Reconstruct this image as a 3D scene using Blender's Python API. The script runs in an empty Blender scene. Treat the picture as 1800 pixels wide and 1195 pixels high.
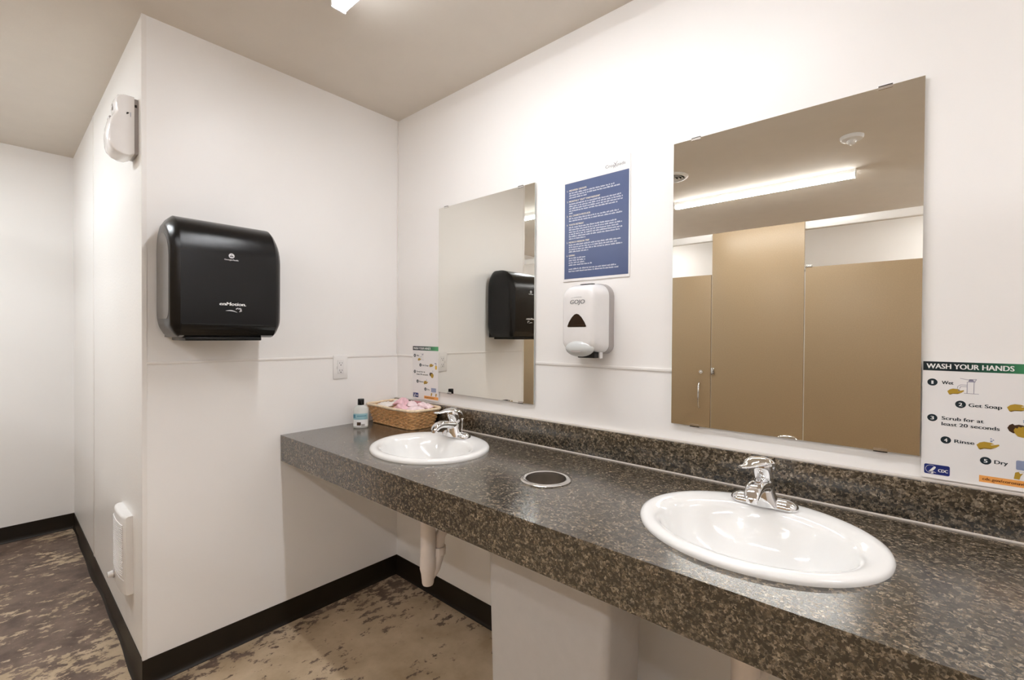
import bpy, bmesh, math, random
from mathutils import Vector, Matrix
R = math.radians
PI = math.pi
random.seed(7)
SC = bpy.context.scene
COL = SC.collection

# ------------------------------------------------------------------ camera
CAM_POS = (2.1458, -1.4871, 1.3256)
RT = Vector((0.75242934, 0.65864314, 0.00626886))
UP = Vector((-0.01142564, 0.00353541, 0.99992848))
FW = Vector((-0.65857387, 0.75244715, -0.01018557))
cam_data = bpy.data.cameras.new('camera')
cam_data.sensor_width = 36.0
cam_data.lens = 802.0713 * 36.0 / 1800.0
cam_data.clip_start = 0.02
cam = bpy.data.objects.new('camera', cam_data)
COL.objects.link(cam)
M = Matrix.Identity(4)
for i in range(3):
    M[i][0], M[i][1], M[i][2], M[i][3] = RT[i], UP[i], -FW[i], CAM_POS[i]
cam.matrix_world = M
SC.camera = cam

# ------------------------------------------------------------------ world, exposure, light levels
world = bpy.data.worlds.new('world')
SC.world = world
world.use_nodes = True
world.node_tree.nodes['Background'].inputs[0].default_value = (0.8, 0.85, 1.0, 1)
world.node_tree.nodes['Background'].inputs[1].default_value = 0.02
SC.view_settings.view_transform = 'Standard'
SC.view_settings.look = 'None'
SC.view_settings.gamma = 1.0
SC.view_settings.use_curve_mapping = False
SC.view_settings.exposure = 0.27
SC.cycles.max_bounces = 14
SC.cycles.diffuse_bounces = 8
SC.cycles.glossy_bounces = 8
SC.cycles.sample_clamp_indirect = 40.0
LIGHT_POWER = 58.0       # clear downward face of the lens
LIGHT_COLOR = (0.95, 0.965, 1.0)
HALL_COLOR = (0.90, 0.96, 1.0)
HALL_POWER = 96.0

CEIL = 2.502

# ------------------------------------------------------------------ materials
def new_mat(name):
    m = bpy.data.materials.new(name)
    m.use_nodes = True
    nt = m.node_tree
    return m, nt, nt.nodes['Principled BSDF']

def setp(b, **kw):
    for k, v in kw.items():
        k = k.replace('_', ' ')
        for i in b.inputs:
            if i.name.lower() == k.lower():
                i.default_value = v
                break

def mat(name, col, rough=0.5, metal=0.0, spec=0.5, var=0.03, nscale=30.0, bump=0.0, bscale=200.0, **kw):
    """plain surface with a faint procedural colour variation and optional fine bump"""
    m, nt, b = new_mat(name)
    setp(b, Roughness=rough, Metallic=metal, **{'Specular IOR Level': spec})
    setp(b, **kw)
    tc = nt.nodes.new('ShaderNodeTexCoord')
    n = nt.nodes.new('ShaderNodeTexNoise')
    n.inputs['Scale'].default_value = nscale
    n.inputs['Detail'].default_value = 3
    nt.links.new(tc.outputs['Object'], n.inputs['Vector'])
    r = nt.nodes.new('ShaderNodeValToRGB')
    r.color_ramp.elements[0].position = 0.3
    r.color_ramp.elements[1].position = 0.7
    r.color_ramp.elements[0].color = tuple(c * (1 - var) for c in col) + (1,)
    r.color_ramp.elements[1].color = tuple(min(1, c * (1 + var)) for c in col) + (1,)
    nt.links.new(n.outputs['Fac'], r.inputs['Fac'])
    nt.links.new(r.outputs['Color'], b.inputs['Base Color'])
    if bump:
        n2 = nt.nodes.new('ShaderNodeTexNoise')
        n2.inputs['Scale'].default_value = bscale
        n2.inputs['Detail'].default_value = 2
        nt.links.new(tc.outputs['Object'], n2.inputs['Vector'])
        bp = nt.nodes.new('ShaderNodeBump')
        bp.inputs['Strength'].default_value = bump
        bp.inputs['Distance'].default_value = 0.002
        nt.links.new(n2.outputs['Fac'], bp.inputs['Height'])
        nt.links.new(bp.outputs['Normal'], b.inputs['Normal'])
    return m

def srgb(r, g, b):
    def f(c):
        c /= 255.0
        return c / 12.92 if c <= 0.04045 else ((c + 0.055) / 1.055) ** 2.4
    return (f(r), f(g), f(b))

def emit_mat(name, col, strength):
    m, nt, b = new_mat(name)
    setp(b, **{'Base Color': (0.9, 0.9, 0.88, 1), 'Emission Color': col + (1,), 'Emission Strength': strength, 'Roughness': 0.4})
    return m

WALL = mat('white_wall_panel', (0.88, 0.87, 0.86), 0.38, spec=0.35, var=0.008, nscale=3, bump=0.05, bscale=160)
WALLP = mat('pebbled_wall_panel', (0.88, 0.87, 0.855), 0.33, spec=0.4, var=0.008, nscale=3, bump=0.35, bscale=95)
CEILM = mat('ceiling_paint', (0.74, 0.69, 0.625), 0.8, spec=0.2, var=0.015, nscale=8, bump=0.12, bscale=140)
WHITE_TRIM = mat('white_vinyl_trim', (0.84, 0.82, 0.80), 0.3, var=0.01)
BASEB = mat('dark_brown_vinyl', (0.014, 0.009, 0.005), 0.42, spec=0.3, var=0.15, nscale=12)
CERAMIC = mat('white_ceramic', (0.86, 0.86, 0.85), 0.08, spec=0.6, var=0.004)
CHROME = mat('chrome', (0.82, 0.82, 0.83), 0.06, metal=1.0, var=0.01)
STEEL = mat('brushed_steel', (0.78, 0.76, 0.74), 0.2, metal=1.0, var=0.05, nscale=60)
DARKHOLE = mat('dark_void', (0.015, 0.013, 0.012), 0.7)
BLACKPL = mat('black_plastic', (0.004, 0.004, 0.0045), 0.20, spec=0.35, var=0.05, bump=0.10, bscale=900)
BLACKGL = mat('glossy_black_plastic', (0.006, 0.006, 0.006), 0.12, spec=0.5)
WHITEBRT = mat('bright_white_plastic', (0.88, 0.87, 0.87), 0.15, spec=0.5, var=0.01)
SMOKE = mat('smoked_grey_plastic', (0.10, 0.085, 0.075), 0.25, spec=0.5)
GREYPRINT = mat('pale_grey_print', (0.62, 0.62, 0.64), 0.5)
WHITEPL = mat('white_plastic', (0.80, 0.79, 0.79), 0.18, spec=0.5, var=0.01)
WHITEPL2 = mat('white_plastic_satin', (0.82, 0.81, 0.80), 0.35, spec=0.4, var=0.01)
GREYPL = mat('grey_plastic', (0.40, 0.37, 0.36), 0.35, var=0.02)
LTGREYPL = mat('light_grey_plastic', (0.58, 0.60, 0.60), 0.18, var=0.02)
BINPL = mat('pale_grey_bin_plastic', (0.50, 0.485, 0.475), 0.45, var=0.02, bump=0.08, bscale=300)
PVC = mat('white_pvc', (0.80, 0.73, 0.68), 0.35, var=0.02)
STALL = mat('tan_laminate', (0.385, 0.28, 0.17), 0.36, spec=0.45, var=0.05, nscale=120)
CAULK = mat('pale_caulk', (0.62, 0.57, 0.52), 0.5)
CLEARG = mat('mirror_edge_glass', (0.55, 0.58, 0.55), 0.1, spec=0.6)
PAPER = mat('white_paper', (0.83, 0.82, 0.82), 0.25, spec=0.4, var=0.005)
SLEEVE = mat('clear_sleeve_margin', (0.84, 0.83, 0.83), 0.2, var=0.005)
NAVY = mat('navy_print', srgb(78, 92, 130), 0.3, var=0.05, nscale=10)
TEXTPALE = mat('pale_text_print', srgb(200, 203, 216), 0.5)
TEXTCREAM = mat('cream_heading_print', srgb(226, 216, 200), 0.5)
TEXTDARK = mat('dark_teal_print', srgb(14, 36, 46), 0.4)
TEXTGREY = mat('grey_print', srgb(120, 124, 128), 0.5)
WHITEPRINT = mat('white_print', (0.86, 0.86, 0.86), 0.4)
GOLD = mat('tan_hand_print', srgb(178, 145, 48), 0.4)
GOLDSH = mat('dark_tan_print', srgb(120, 92, 38), 0.4)
BROWNHAND = mat('brown_hand_print', srgb(62, 40, 22), 0.4)
YELLOWP = mat('yellow_print', srgb(225, 185, 70), 0.4)
BLUEGREY = mat('blue_grey_print', srgb(140, 152, 182), 0.4)
LINEP = mat('mauve_line_print', srgb(140, 138, 160), 0.4)
CDCBLUE = mat('royal_blue_print', srgb(22, 40, 112), 0.35)
ORANGE = mat('orange_print', srgb(240, 168, 90), 0.4)
ORTEXT = mat('dark_brown_print', srgb(90, 45, 8), 0.4)
WICKER = mat('tan_wicker', srgb(214, 168, 116), 0.42, var=0.28, nscale=70)
WICKERRIM = mat('pale_wicker_rim', srgb(235, 214, 184), 0.45, var=0.15, nscale=60)
PINK = mat('pink_wrapper', srgb(232, 190, 200), 0.35, var=0.05)
PALEPINK = mat('pale_pink_wrapper', srgb(240, 218, 222), 0.35, var=0.05)
WHITEWR = mat('white_wrapper', srgb(236, 230, 224), 0.4, var=0.04)
DUSTY = mat('dusty_rose_wrapper', srgb(190, 130, 135), 0.4, var=0.06)
BLUELABEL = mat('pale_blue_label', srgb(150, 190, 200), 0.35, var=0.05)
TEALLABEL = mat('teal_label', srgb(70, 130, 155), 0.35, var=0.05)
LIQUID = mat('clear_bottle', (0.90, 0.92, 0.89), 0.1, var=0.02, **{'Transmission_Weight': 0.35, 'IOR': 1.4})

def mirror_material():
    m, nt, b = new_mat('mirror_silver')
    setp(b, **{'Base Color': (0.86, 0.85, 0.80, 1), 'Metallic': 1.0, 'Roughness': 0.0})
    return m
MIRROR = mirror_material()

def granite():
    m, nt, b = new_mat('dark_granite_laminate')
    L = nt.links.new
    tc = nt.nodes.new('ShaderNodeTexCoord')
    mp = nt.nodes.new('ShaderNodeMapping')
    L(tc.outputs['Object'], mp.inputs['Vector'])
    def noise(scale, detail=2.0, rough=0.5):
        n = nt.nodes.new('ShaderNodeTexNoise')
        n.inputs['Scale'].default_value = scale
        n.inputs['Detail'].default_value = detail
        n.inputs['Roughness'].default_value = rough
        L(mp.outputs['Vector'], n.inputs['Vector'])
        return n
    def ramp(stops, src):
        r = nt.nodes.new('ShaderNodeValToRGB')
        e = r.color_ramp.elements
        e[0].position, e[0].color = stops[0][0], stops[0][1] + (1,)
        e[1].position, e[1].color = stops[-1][0], stops[-1][1] + (1,)
        for p, c in stops[1:-1]:
            k = e.new(p); k.color = c + (1,)
        L(src, r.inputs['Fac'])
        return r
    nz = nt.nodes.new('ShaderNodeTexNoise')
    nz.inputs['Scale'].default_value = 160; nz.inputs['Detail'].default_value = 2
    L(mp.outputs['Vector'], nz.inputs['Vector'])
    wv_ = nt.nodes.new('ShaderNodeMix'); wv_.data_type = 'RGBA'; wv_.blend_type = 'LINEAR_LIGHT'
    wv_.inputs['Factor'].default_value = 0.006
    L(mp.outputs['Vector'], wv_.inputs['A']); L(nz.outputs['Color'], wv_.inputs['B'])
    def chips(scale):
        v = nt.nodes.new('ShaderNodeTexVoronoi')
        v.inputs['Scale'].default_value = scale
        L(wv_.outputs['Result'], v.inputs['Vector'])
        q = nt.nodes.new('ShaderNodeSeparateColor')
        L(v.outputs['Color'], q.inputs['Color'])
        return q.outputs['Red']
    r1 = ramp([(0.0, (0.010, 0.008, 0.005)), (0.22, (0.024, 0.019, 0.012)), (0.42, (0.066, 0.052, 0.034)), (0.64, (0.125, 0.101, 0.072)), (0.86, (0.19, 0.16, 0.122)), (1.0, (0.28, 0.242, 0.192))], chips(200))
    r3 = ramp([(0.0, (0.40, 0.40, 0.40)), (0.5, (0.92, 0.91, 0.90)), (1.0, (1.55, 1.5, 1.4))], chips(380))
    n2 = noise(40, 3, 0.6)
    r2 = ramp([(0.35, (0.45, 0.45, 0.45)), (0.65, (1.25, 1.2, 1.15))], n2.outputs['Fac'])
    mx = nt.nodes.new('ShaderNodeMix'); mx.data_type = 'RGBA'; mx.blend_type = 'MULTIPLY'
    mx.inputs['Factor'].default_value = 0.8
    L(r1.outputs['Color'], mx.inputs['A']); L(r2.outputs['Color'], mx.inputs['B'])
    mx2 = nt.nodes.new('ShaderNodeMix'); mx2.data_type = 'RGBA'; mx2.blend_type = 'MULTIPLY'
    mx2.inputs['Factor'].default_value = 0.8
    L(mx.outputs['Result'], mx2.inputs['A']); L(r3.outputs['Color'], mx2.inputs['B'])
    L(mx2.outputs['Result'], b.inputs['Base Color'])
    setp(b, Roughness=0.22, IOR=1.62, **{'Specular IOR Level': 0.6, 'Coat Weight': 0.5, 'Coat Roughness': 0.2, 'Coat IOR': 1.5})
    bp = nt.nodes.new('ShaderNodeBump')
    bp.inputs['Strength'].default_value = 0.01
    bp.inputs['Distance'].default_value = 0.001
    n4 = noise(420, 1)
    L(n4.outputs['Fac'], bp.inputs['Height']); L(bp.outputs['Normal'], b.inputs['Normal'])
    return m
GRANITE = granite()

def concrete():
    m, nt, b = new_mat('stained_concrete')
    L = nt.links.new
    tc = nt.nodes.new('ShaderNodeTexCoord')
    def noise(scale, detail=4.0, rough=0.55, stretch=(1, 1, 1), rot=0.0):
        mp = nt.nodes.new('ShaderNodeMapping')
        mp.inputs['Scale'].default_value = stretch
        mp.inputs['Rotation'].default_value = (0, 0, rot)
        L(tc.outputs['Object'], mp.inputs['Vector'])
        n = nt.nodes.new('ShaderNodeTexNoise')
        n.inputs['Scale'].default_value = scale
        n.inputs['Detail'].default_value = detail
        n.inputs['Roughness'].default_value = rough
        L(mp.outputs['Vector'], n.inputs['Vector'])
        return n.outputs['Fac']
    def math_(op, a, c):
        k = nt.nodes.new('ShaderNodeMath'); k.operation = op
        for i, q in enumerate((a, c)):
            if isinstance(q, float): k.inputs[i].default_value = q
            else: L(q, k.inputs[i])
        return k.outputs[0]
    fine = noise(26, 7, 0.72, (1.0, 0.62, 1), R(-40))
    big = noise(3.2, 3, 0.5, (1.0, 0.7, 1), R(-40))
    # the brown stain has worn off more under and beside the counter than in the hallway
    sx = nt.nodes.new('ShaderNodeSeparateXYZ'); L(tc.outputs['Object'], sx.inputs[0])
    mr = nt.nodes.new('ShaderNodeMapRange')
    mr.inputs['From Min'].default_value = -0.7; mr.inputs['From Max'].default_value = 1.0
    mr.inputs['To Min'].default_value = 0.095; mr.inputs['To Max'].default_value = -0.135
    L(sx.outputs['X'], mr.inputs['Value'])
    s = math_('ADD', fine, math_('MULTIPLY', math_('SUBTRACT', big, 0.5), 0.55))
    s = math_('ADD', s, mr.outputs['Result'])
    mask = nt.nodes.new('ShaderNodeValToRGB')
    mask.color_ramp.elements[0].position = 0.505
    mask.color_ramp.elements[1].position = 0.545
    L(s, mask.inputs['Fac'])
    def two(c0, c1, src, p0=0.35, p1=0.65):
        r = nt.nodes.new('ShaderNodeValToRGB')
        r.color_ramp.elements[0].position = p0; r.color_ramp.elements[1].position = p1
        r.color_ramp.elements[0].color = c0 + (1,); r.color_ramp.elements[1].color = c1 + (1,)
        L(src, r.inputs['Fac']); return r.outputs['Color']
    tan = two((0.42, 0.315, 0.20), (0.58, 0.455, 0.315), noise(6, 5, 0.6))
    brown = two((0.095, 0.060, 0.045), (0.21, 0.148, 0.112), noise(9, 6, 0.65))
    mx = nt.nodes.new('ShaderNodeMix'); mx.data_type = 'RGBA'
    L(mask.outputs['Color'], mx.inputs['Factor']); L(tan, mx.inputs['A']); L(brown, mx.inputs['B'])
    L(mx.outputs['Result'], b.inputs['Base Color'])
    rr = nt.nodes.new('ShaderNodeMapRange')
    rr.inputs['To Min'].default_value = 0.30; rr.inputs['To Max'].default_value = 0.5
    L(fine, rr.inputs['Value']); L(rr.outputs['Result'], b.inputs['Roughness'])
    setp(b, **{'Specular IOR Level': 0.4})
    bp = nt.nodes.new('ShaderNodeBump'); bp.inputs['Strength'].default_value = 0.15; bp.inputs['Distance'].default_value = 0.002
    L(s, bp.inputs['Height']); L(bp.outputs['Normal'], b.inputs['Normal'])
    return m
CONCRETE = concrete()

def header_print():
    m, nt, b = new_mat('teal_to_green_print')
    tc = nt.nodes.new('ShaderNodeTexCoord')
    sp = nt.nodes.new('ShaderNodeSeparateXYZ')
    r = nt.nodes.new('ShaderNodeValToRGB')
    e = r.color_ramp.elements
    e[0].position, e[0].color = 0.30, srgb(12, 34, 42) + (1,)
    e[1].position, e[1].color = 0.95, srgb(84, 168, 112) + (1,)
    k = e.new(0.62); k.color = srgb(20, 92, 66) + (1,)
    nt.links.new(tc.outputs['Generated'], sp.inputs[0])
    nt.links.new(sp.outputs['X'], r.inputs['Fac'])
    nt.links.new(r.outputs['Color'], b.inputs['Base Color'])
    setp(b, Roughness=0.35)
    return m
HEADERP = header_print()

# ------------------------------------------------------------------ mesh building helpers
class MB:
    def __init__(self):
        self.v = []; self.f = []; self.mi = []
    def add(self, vs, fs, mi=0):
        o = len(self.v)
        self.v += [Vector(p) for p in vs]
        for f in fs:
            self.f.append([i + o for i in f]); self.mi.append(mi)
        return self
    def box(self, a, b, mi=0):
        x0, y0, z0 = a; x1, y1, z1 = b
        vs = [(x0, y0, z0), (x1, y0, z0), (x1, y1, z0), (x0, y1, z0), (x0, y0, z1), (x1, y0, z1), (x1, y1, z1), (x0, y1, z1)]
        fs = [(0, 3, 2, 1), (4, 5, 6, 7), (0, 1, 5, 4), (1, 2, 6, 5), (2, 3, 7, 6), (3, 0, 4, 7)]
        return self.add(vs, fs, mi)
    def rbox(self, a, b, r=0.004, seg=2):
        bm = bmesh.new()
        bmesh.ops.create_cube(bm, size=1)
        c = [(p + q) / 2 for p, q in zip(a, b)]; s = [abs(q - p) for p, q in zip(a, b)]
        for v in bm.verts:
            v.co = Vector([c[i] + v.co[i] * s[i] for i in range(3)])
        bmesh.ops.bevel(bm, geom=list(bm.edges), offset=min(r, min(s) * 0.49), segments=seg, profile=0.5, affect='EDGES')
        bm.verts.index_update()
        vs = [v.co.copy() for v in bm.verts]; fs = [[v.index for v in f.verts] for f in bm.faces]
        bm.free()
        return self.add(vs, fs)
    def prism(self, pts, z0, z1):
        n = len(pts)
        vs = [(x, y, z0) for x, y in pts] + [(x, y, z1) for x, y in pts]
        fs = [list(range(n))[::-1], list(range(n, 2 * n))] + [(i, (i + 1) % n, n + (i + 1) % n, n + i) for i in range(n)]
        return self.add(vs, fs)
    def loft(self, secs, cap0=True, cap1=True, closed=True):
        n = len(secs[0]); vs = [p for s in secs for p in s]; fs = []
        for k in range(len(secs) - 1):
            for i in range(n if closed else n - 1):
                j = (i + 1) % n
                fs.append((k * n + i, k * n + j, (k + 1) * n + j, (k + 1) * n + i))
        if cap0: fs.append(list(range(n))[::-1])
        if cap1: fs.append(list(range((len(secs) - 1) * n, len(secs) * n)))
        return self.add(vs, fs)
    def lathe(self, prof, c=(0, 0, 0), n=32, sx=1.0, sy=1.0, cap0=False, cap1=False):
        secs = [[(c[0] + r * sx * math.cos(2 * PI * i / n), c[1] + r * sy * math.sin(2 * PI * i / n), c[2] + z) for i in range(n)] for r, z in prof]
        return self.loft(secs, cap0, cap1)
    def tube(self, path, r, n=10, closed=False, caps=True):
        path = [Vector(p) for p in path]; m = len(path)
        rs = r if isinstance(r, (list, tuple)) else [r] * m
        secs = []; ref = None
        for k, p in enumerate(path):
            if closed: t = path[(k + 1) % m] - path[k - 1]
            else: t = path[min(k + 1, m - 1)] - path[max(k - 1, 0)]
            t.normalize()
            if ref is None:
                ref = Vector((0, 0, 1)) if abs(t.z) < 0.9 else Vector((1, 0, 0))
            a = (ref - t * ref.dot(t)).normalized(); b = t.cross(a); ref = a
            secs.append([p + (a * math.cos(2 * PI * i / n) + b * math.sin(2 * PI * i / n)) * rs[k] for i in range(n)])
        if closed:
            secs.append(secs[0]); caps = False
        return self.loft(secs, caps, caps)
    def ball(self, c, r, n=16, m=10):
        rx, ry, rz = r if isinstance(r, (tuple, list)) else (r, r, r)
        secs = []
        for k in range(1, m):
            a = -PI / 2 + PI * k / m
            secs.append([(c[0] + rx * math.cos(a) * math.cos(2 * PI * i / n), c[1] + ry * math.cos(a) * math.sin(2 * PI * i / n), c[2] + rz * math.sin(a)) for i in range(n)])
        return self.loft(secs)
    def cyl(self, p0, p1, r, n=20, r1=None):
        return self.tube([p0, p1], [r, r if r1 is None else r1], n)
    def build(self, name, material, parent=None, smooth=True, angle=40, loc=None):
        me = bpy.data.meshes.new(name)
        me.from_pydata([tuple(p) for p in self.v], [], self.f)
        mats = material if isinstance(material, (list, tuple)) else [material]
        for q in mats: me.materials.append(q)
        bm = bmesh.new(); bm.from_mesh(me)
        for f, k in zip(bm.faces, self.mi): f.material_index = k
        bmesh.ops.recalc_face_normals(bm, faces=bm.faces)
        if smooth:
            for f in bm.faces: f.smooth = True
            for e in bm.edges:
                if len(e.link_faces) == 2 and e.calc_face_angle(0) > R(angle): e.smooth = False
        bm.to_mesh(me); bm.free()
        o = bpy.data.objects.new(name, me)
        COL.objects.link(o)
        if parent: o.parent = parent
        if loc: o.location = loc
        return o

def thing(name, label, cat, loc=(0, 0, 0), rotz=0.0, group=None):
    o = bpy.data.objects.new(name, None)
    o.empty_display_size = 0.05
    COL.objects.link(o)
    o.location = loc; o.rotation_euler = (0, 0, rotz)
    o['label'] = label; o['category'] = cat
    if group: o['group'] = group
    return o

def tag(o, label, cat, group=None):
    o['label'] = label; o['category'] = cat
    if group: o['group'] = group
    return o

def struct(o):
    o['kind'] = 'structure'
    return o

def copy_tree(src, parent=None):
    c = src.copy(); COL.objects.link(c)
    c.parent = parent
    for ch in list(src.children):
        copy_tree(ch, c)
    return c

# rounded rectangle outline (list of 2D points, counter-clockwise)
def rrect(x0, y0, x1, y1, r, n=6):
    rs = r if isinstance(r, (tuple, list)) else (r, r, r, r)   # bl, br, tr, tl
    pts = []
    for (cx, cy, a0, q) in ((x0 + rs[0], y0 + rs[0], 180, rs[0]), (x1 - rs[1], y0 + rs[1], 270, rs[1]), (x1 - rs[2], y1 - rs[2], 0, rs[2]), (x0 + rs[3], y1 - rs[3], 90, rs[3])):
        for k in range(n + 1):
            a = R(a0 + 90 * k / n)
            pts.append((cx + q * math.cos(a), cy + q * math.sin(a)))
    return pts

def ell(cx, cy, a, b, n=40):
    return [(cx + a * math.cos(2 * PI * i / n), cy + b * math.sin(2 * PI * i / n)) for i in range(n)]

# flat print lying on a front face: local x right, z up, facing -y at depth w
def print_poly(mb, pts, w):
    mb.add([(u, -w, v) for u, v in pts], [list(range(len(pts)))])
    return mb

_text_cache = {}
def text_geo(body):
    if body in _text_cache: return _text_cache[body]
    cu = bpy.data.curves.new('text', 'FONT')
    cu.body = body; cu.size = 1.0; cu.resolution_u = 3
    o = bpy.data.objects.new('text', cu)
    COL.objects.link(o)
    dg = bpy.context.evaluated_depsgraph_get()
    dg.update()
    me = bpy.data.meshes.new_from_object(o.evaluated_get(dg))
    vs = [(v.co.x, v.co.y) for v in me.vertices]
    fs = [list(p.vertices) for p in me.polygons]
    bpy.data.objects.remove(o); bpy.data.curves.remove(cu); bpy.data.meshes.remove(me)
    _text_cache[body] = (vs, fs)
    return vs, fs

def put_text(mb, body, u0, v0, width, height, w, shear=0.0, bold=0.0, slope=0.0):
    """letters fitted to a width and a capital height, lying at depth w in front of the wall"""
    vs, fs = text_geo(body)
    x0 = min(p[0] for p in vs); x1 = max(p[0] for p in vs)
    sx = width / (x1 - x0); sy = height / 0.73
    offs = [0.0] if not bold else [-bold, 0.0, bold]
    for k, dx in enumerate(offs):
        pts = [((p[0] - x0) * sx + p[1] * sy * shear + dx + u0, p[1] * sy + v0) for p in vs]
        mb.add([(u, -w - 0.00003 * k, v + slope * (u - u0)) for u, v in pts], fs)
    return mb

# ------------------------------------------------------------------ room shell
W = 1.1165          # length of the wall with the towel dispenser
L = 2.1241          # depth of the hallway
XR, YR = 4.30, -4.45
struct(MB().box((-2.25, YR - 0.1, -0.08), (XR + 0.1, 0.1, 0.0)).build('floor', CONCRETE, smooth=False))
struct(MB().box((-2.25, YR - 0.1, CEIL), (XR + 0.1, 0.1, CEIL + 0.08)).build('ceiling', CEILM, smooth=False))
struct(MB().box((0.0, 0.0, 0.0), (XR, 0.1, CEIL)).build('wall_back', WALL, smooth=False))
struct(MB().prism([(0, 0.1), (0, -W), (-0.1, -W + 0.1), (-0.1, 0.1)][::-1], 0, CEIL).build('wall_left', WALL, smooth=False))
struct(MB().prism([(0, -W), (-L, -W), (-L, -W + 0.1), (-0.1, -W + 0.1)][::-1], 0, CEIL).build('wall_hall', WALLP, smooth=False))
struct(MB().box((-L - 0.1, YR, 0), (-L, -W + 0.1, CEIL)).build('wall_far', WALL, smooth=False))
struct(MB().box((XR, YR, 0), (XR + 0.1, 0.1, CEIL)).build('wall_right', WALL, smooth=False))
struct(MB().box((-L - 0.1, YR - 0.1, 0), (XR + 0.1, YR, CEIL)).build('wall_rear', WALL, smooth=False))

BBH = 0.1016
def cove(name, p0, p1, nrm, wav=0.0, m0=(0, 0), m1=(0, 0)):
    """vinyl cove base: thin upright, curved toe on the floor; m0/m1 mitre the ends"""
    prof = [(0.0, BBH), (0.003, BBH), (0.0032, 0.024), (0.005, 0.012), (0.009, 0.005), (0.0135, 0.002), (0.0135, 0.0), (0.0, 0.0)]
    a = Vector(p0 + (0,)); b = Vector(p1 + (0,)); n = Vector(nrm + (0,)); d = (b - a).normalized(); ln = (b - a).length
    secs = []; N = 26 if wav else 1
    for k in range(N + 1):
        t = k / N
        s = []
        for o, z in prof:
            sh = m0[0] * o * (1 - t) + m1[0] * o * t
            w = 0.0
            if wav and o > 0.004:
                w = wav * (0.6 * math.sin(11 * t + 1) + 0.5 * math.sin(25 * t))
            s.append(a + d * (ln * t + sh) + n * (o + w) + Vector((0, 0, z)))
        secs.append(s)
    return struct(MB().loft(secs).build(name, BASEB, angle=30))
cove('baseboard_left', (0, 0), (0, -W), (1, 0), m0=(1, 0), m1=(1, 0))
cove('baseboard_back', (0, 0), (XR, 0), (0, -1), m0=(1, 0))
cove('baseboard_hall', (0, -W), (-L, -W), (0, -1), wav=0.006, m0=(-1, 0), m1=(-1, 0))
cove('baseboard_far', (-L, -W), (-L, YR), (1, 0), m0=(1, 0))

# chair-rail joint strips, panel joints and the corner guard
TZ = 1.2125
def strip(name, a, b, r=0.002):
    return struct(MB().rbox(a, b, r).build(name, WHITE_TRIM))
strip('trim_1', (0.0, -W + 0.012, TZ - 0.0055), (0.004, -0.004, TZ + 0.0055))
strip('trim_2', (0.004, -0.004, TZ - 0.0055), (0.362, 0.0, TZ + 0.0055))
strip('trim_3', (0.976, -0.004, TZ - 0.0055), (1.551, 0.0, TZ + 0.0055))
strip('trim_4', (2.165, -0.004, TZ - 0.0055), (XR, 0.0, TZ + 0.0055))
struct(MB().box((-0.014, -W - 0.0018, BBH), (0.0018, -W, CEIL)).box((0.0, -W, BBH), (0.0018, -W + 0.013, CEIL)).build('trim_5', WHITE_TRIM, smooth=False))
strip('trim_6', (-1.235, -W - 0.002, BBH), (-1.20, -W, CEIL), 0.0008)
strip('trim_7', (0.0, -0.006, 1.22), (0.006, 0.0, CEIL), 0.001)

# ------------------------------------------------------------------ ceiling lights
LIGHT_MATS = {}
def strip_light(x0, x1, y, label, colour, power, side):
    t = thing('ceiling_light', label, 'light', ((x0 + x1) / 2, y, CEIL), group='strip lights on the ceiling')
    h = (x1 - x0) / 2
    MB().box((-h, -0.0205, -0.034), (h, 0.0205, 0.0)).build('housing', WHITEPL2, t, smooth=False)
    prof = [(-0.021, -0.031), (-0.0245, -0.034), (-0.026, -0.041), (-0.024, -0.050), (-0.017, -0.056), (0.017, -0.056), (0.024, -0.050), (0.026, -0.041), (0.0245, -0.034), (0.021, -0.031)]
    secs = [[(x, py, pz) for py, pz in prof] for x in (-h + 0.006, h - 0.006)]
    em = emit_mat('glowing_lens', colour, power)
    es = emit_mat('frosted_lens_side', colour, power * side)
    lens = MB().loft(secs).build('lens', [em, es], t, angle=50)
    for f in lens.data.polygons:
        f.material_index = 0 if f.normal.z < -0.4 else 1
    for s in (-1, 1):
        x0_, x1_ = sorted((s * (h - 0.006), s * (h + 0.002)))
        MB().rbox((x0_, -0.0265, -0.057), (x1_, 0.0265, 0.0), 0.002).build('end_cap', WHITEPL2, t)
    return t
strip_light(0.638, 1.880, -0.690, 'lit white strip light nearest the mirror wall, above the counter', LIGHT_COLOR, LIGHT_POWER, 0.10)
strip_light(0.565, 1.842, -2.520, 'lit strip light in front of the stalls, seen whole in the large mirror', LIGHT_COLOR, LIGHT_POWER * 0.8, 0.42)
strip_light(-1.45, -0.23, -1.96, 'lit strip light over the hallway beyond the corner', HALL_COLOR, HALL_POWER, 0.10)
# unseen fixtures added past the right edge as fill light for the end wall
strip_light(2.95, 4.19, -0.690, 'added unseen fill strip light in line with the counter row', LIGHT_COLOR, LIGHT_POWER, 0.10)
strip_light(2.60, 3.84, -2.520, 'added unseen fill strip light in line with the stall row', LIGHT_COLOR, LIGHT_POWER * 0.8, 0.42)
# unseen fixtures added over the stalls to brighten the wall behind them
strip_light(2.35, 3.57, -3.75, 'added unseen strip light over the stalls behind the wide stall door', LIGHT_COLOR, LIGHT_POWER * 1.5, 0.42)
strip_light(-1.30, -0.08, -3.75, 'added unseen strip light over the stalls nearest the hallway end wall', LIGHT_COLOR, LIGHT_POWER * 1.5, 0.42)

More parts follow.
